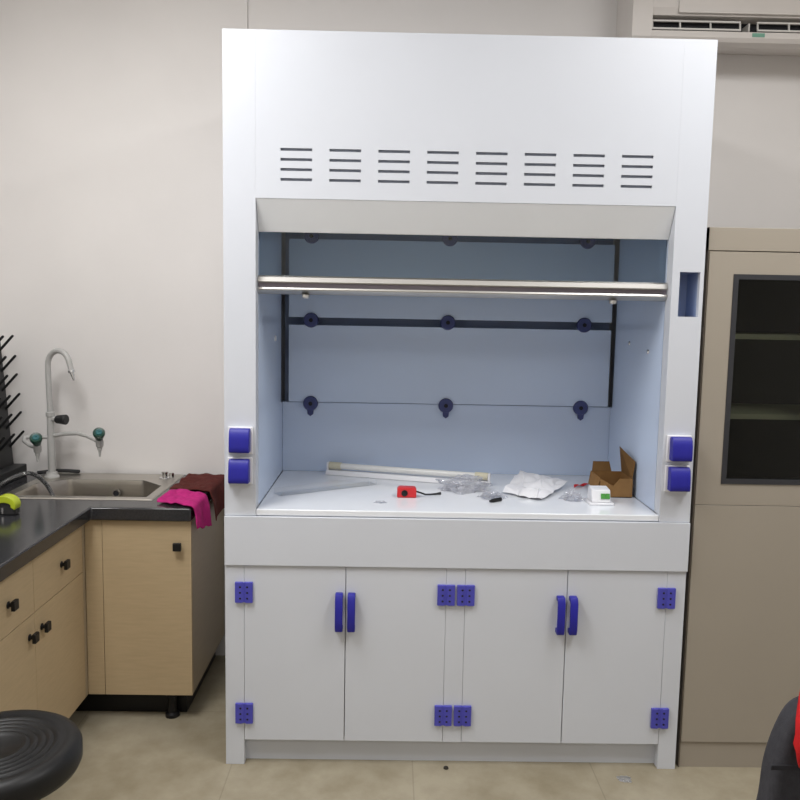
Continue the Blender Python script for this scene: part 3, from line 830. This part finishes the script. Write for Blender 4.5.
# the bunched red cloth over the back
def top_z(x):
    d = abs(x - hx)
    for (w0_, z0_), (w1_, z1_) in zip(prof[3:], prof[4:]):
        if w1_ <= d <= w0_:
            return z0_ + (z1_ - z0_) * (w0_ - d) / max(1e-6, w0_ - w1_)
    return prof[3][1]
def redc(u, v):
    # u runs over the top of the backrest from front to back, v along its width
    fold = .010 * math.sin(v * 23 + u * 2) + .016 * noise.noise(Vector((u * 3, v * 7, 5)))
    t = min(1, max(0, (u - .35) / .35))
    x = hx - .211 + .062 * t + .33 * v
    tz = top_z(x) + .014 - .010 * (1 - t)
    if u < .35:
        k = (.35 - u) / .35
        return Vector((x + .012 * k * k, hy - .046 + fold * .6 - .012 * math.sin(k * 3), tz - k * (.042 + .05 * v + .008 * math.sin(v * 9))))
    if u > .70:
        k = (u - .70) / .30
        return Vector((x, hy + .052 + fold * .5, tz - k * .07))
    return Vector((x, hy - .046 + .098 * t, tz + .016 * math.sin(t * math.pi) + max(-.004, fold * .7)))
tag(MB().grid(redc, 30, 40).build('red_cloth', M['redcloth'], origin=(hx, hy, .92), smooth=True, solid=.006), 'red bunched cloth hanging over the grey chair back', 'cloth')

# ------------------------------------------------------------------ floor bits
tag(MB().lathe((.731, -.012, 0), [(0, .0005), (.009, .0005), (.007, .006), (0, .008)], seg=9).build('crumb', M['debris'], origin=(.731, -.012, 0)), 'small dark crumb on the floor by the hood kick board', 'debris')
crumple('plastic_scrap', (1.31, -.065, 0), (.024, .020, .003), 21.5, 'small clear plastic scrap on the floor in front of the hood kick board', 'scrap', .5)

# ------------------------------------------------------------------ lights
def area(name, loc, sx_, sy_, power, col=(1, .997, .992), tgt=None):
    l = bpy.data.lights.new(name, 'AREA')
    l.shape = 'RECTANGLE'; l.size = sx_; l.size_y = sy_; l.energy = power; l.color = col
    o = bpy.data.objects.new(name, l)
    COL.objects.link(o)
    o.location = loc
    return o
area('ceiling_lamp', (-.5, -1.05, 2.97), .6, 1.2, 45)
area('ceiling_lamp', (1.9, -1.05, 2.97), .6, 1.2, 34)
area('ceiling_lamp', (.6, -3.8, 2.97), 1.2, .6, 15)  # unseen lamp behind the camera, added as fill for the fronts
wd = bpy.data.worlds.new('room_light')
SC.world = wd
wd.use_nodes = True
wd.node_tree.nodes['Background'].inputs['Color'].default_value = (.95, .97, 1, 1)
wd.node_tree.nodes['Background'].inputs['Strength'].default_value = .10

# ------------------------------------------------------------------ camera
cam = bpy.data.cameras.new('camera')
co = bpy.data.objects.new('camera', cam)
COL.objects.link(co)
pitch, yaw, roll = .1080, .0125, .0185
cyw, syw, cp, sp = math.cos(yaw), math.sin(yaw), math.cos(pitch), math.sin(pitch)
F = Vector((syw * cp, cyw * cp, -sp)); Rt = Vector((cyw, -syw, 0)); Up = Rt.cross(F)
R2 = Rt * math.cos(roll) + Up * math.sin(roll)
U2 = -Rt * math.sin(roll) + Up * math.cos(roll)
mtx = Matrix((R2, U2, -F)).transposed().to_4x4()
mtx.translation = Vector((.5242, -2.5436, 1.5021))
co.matrix_world = mtx
cam.sensor_width = 36
cam.sensor_fit = 'HORIZONTAL'
cam.lens = 36 * 807.7 / 800
cam.clip_start = .05
SC.camera = co
SC.view_settings.view_transform = 'Standard'
SC.view_settings.look = 'None'
SC.view_settings.exposure = 0
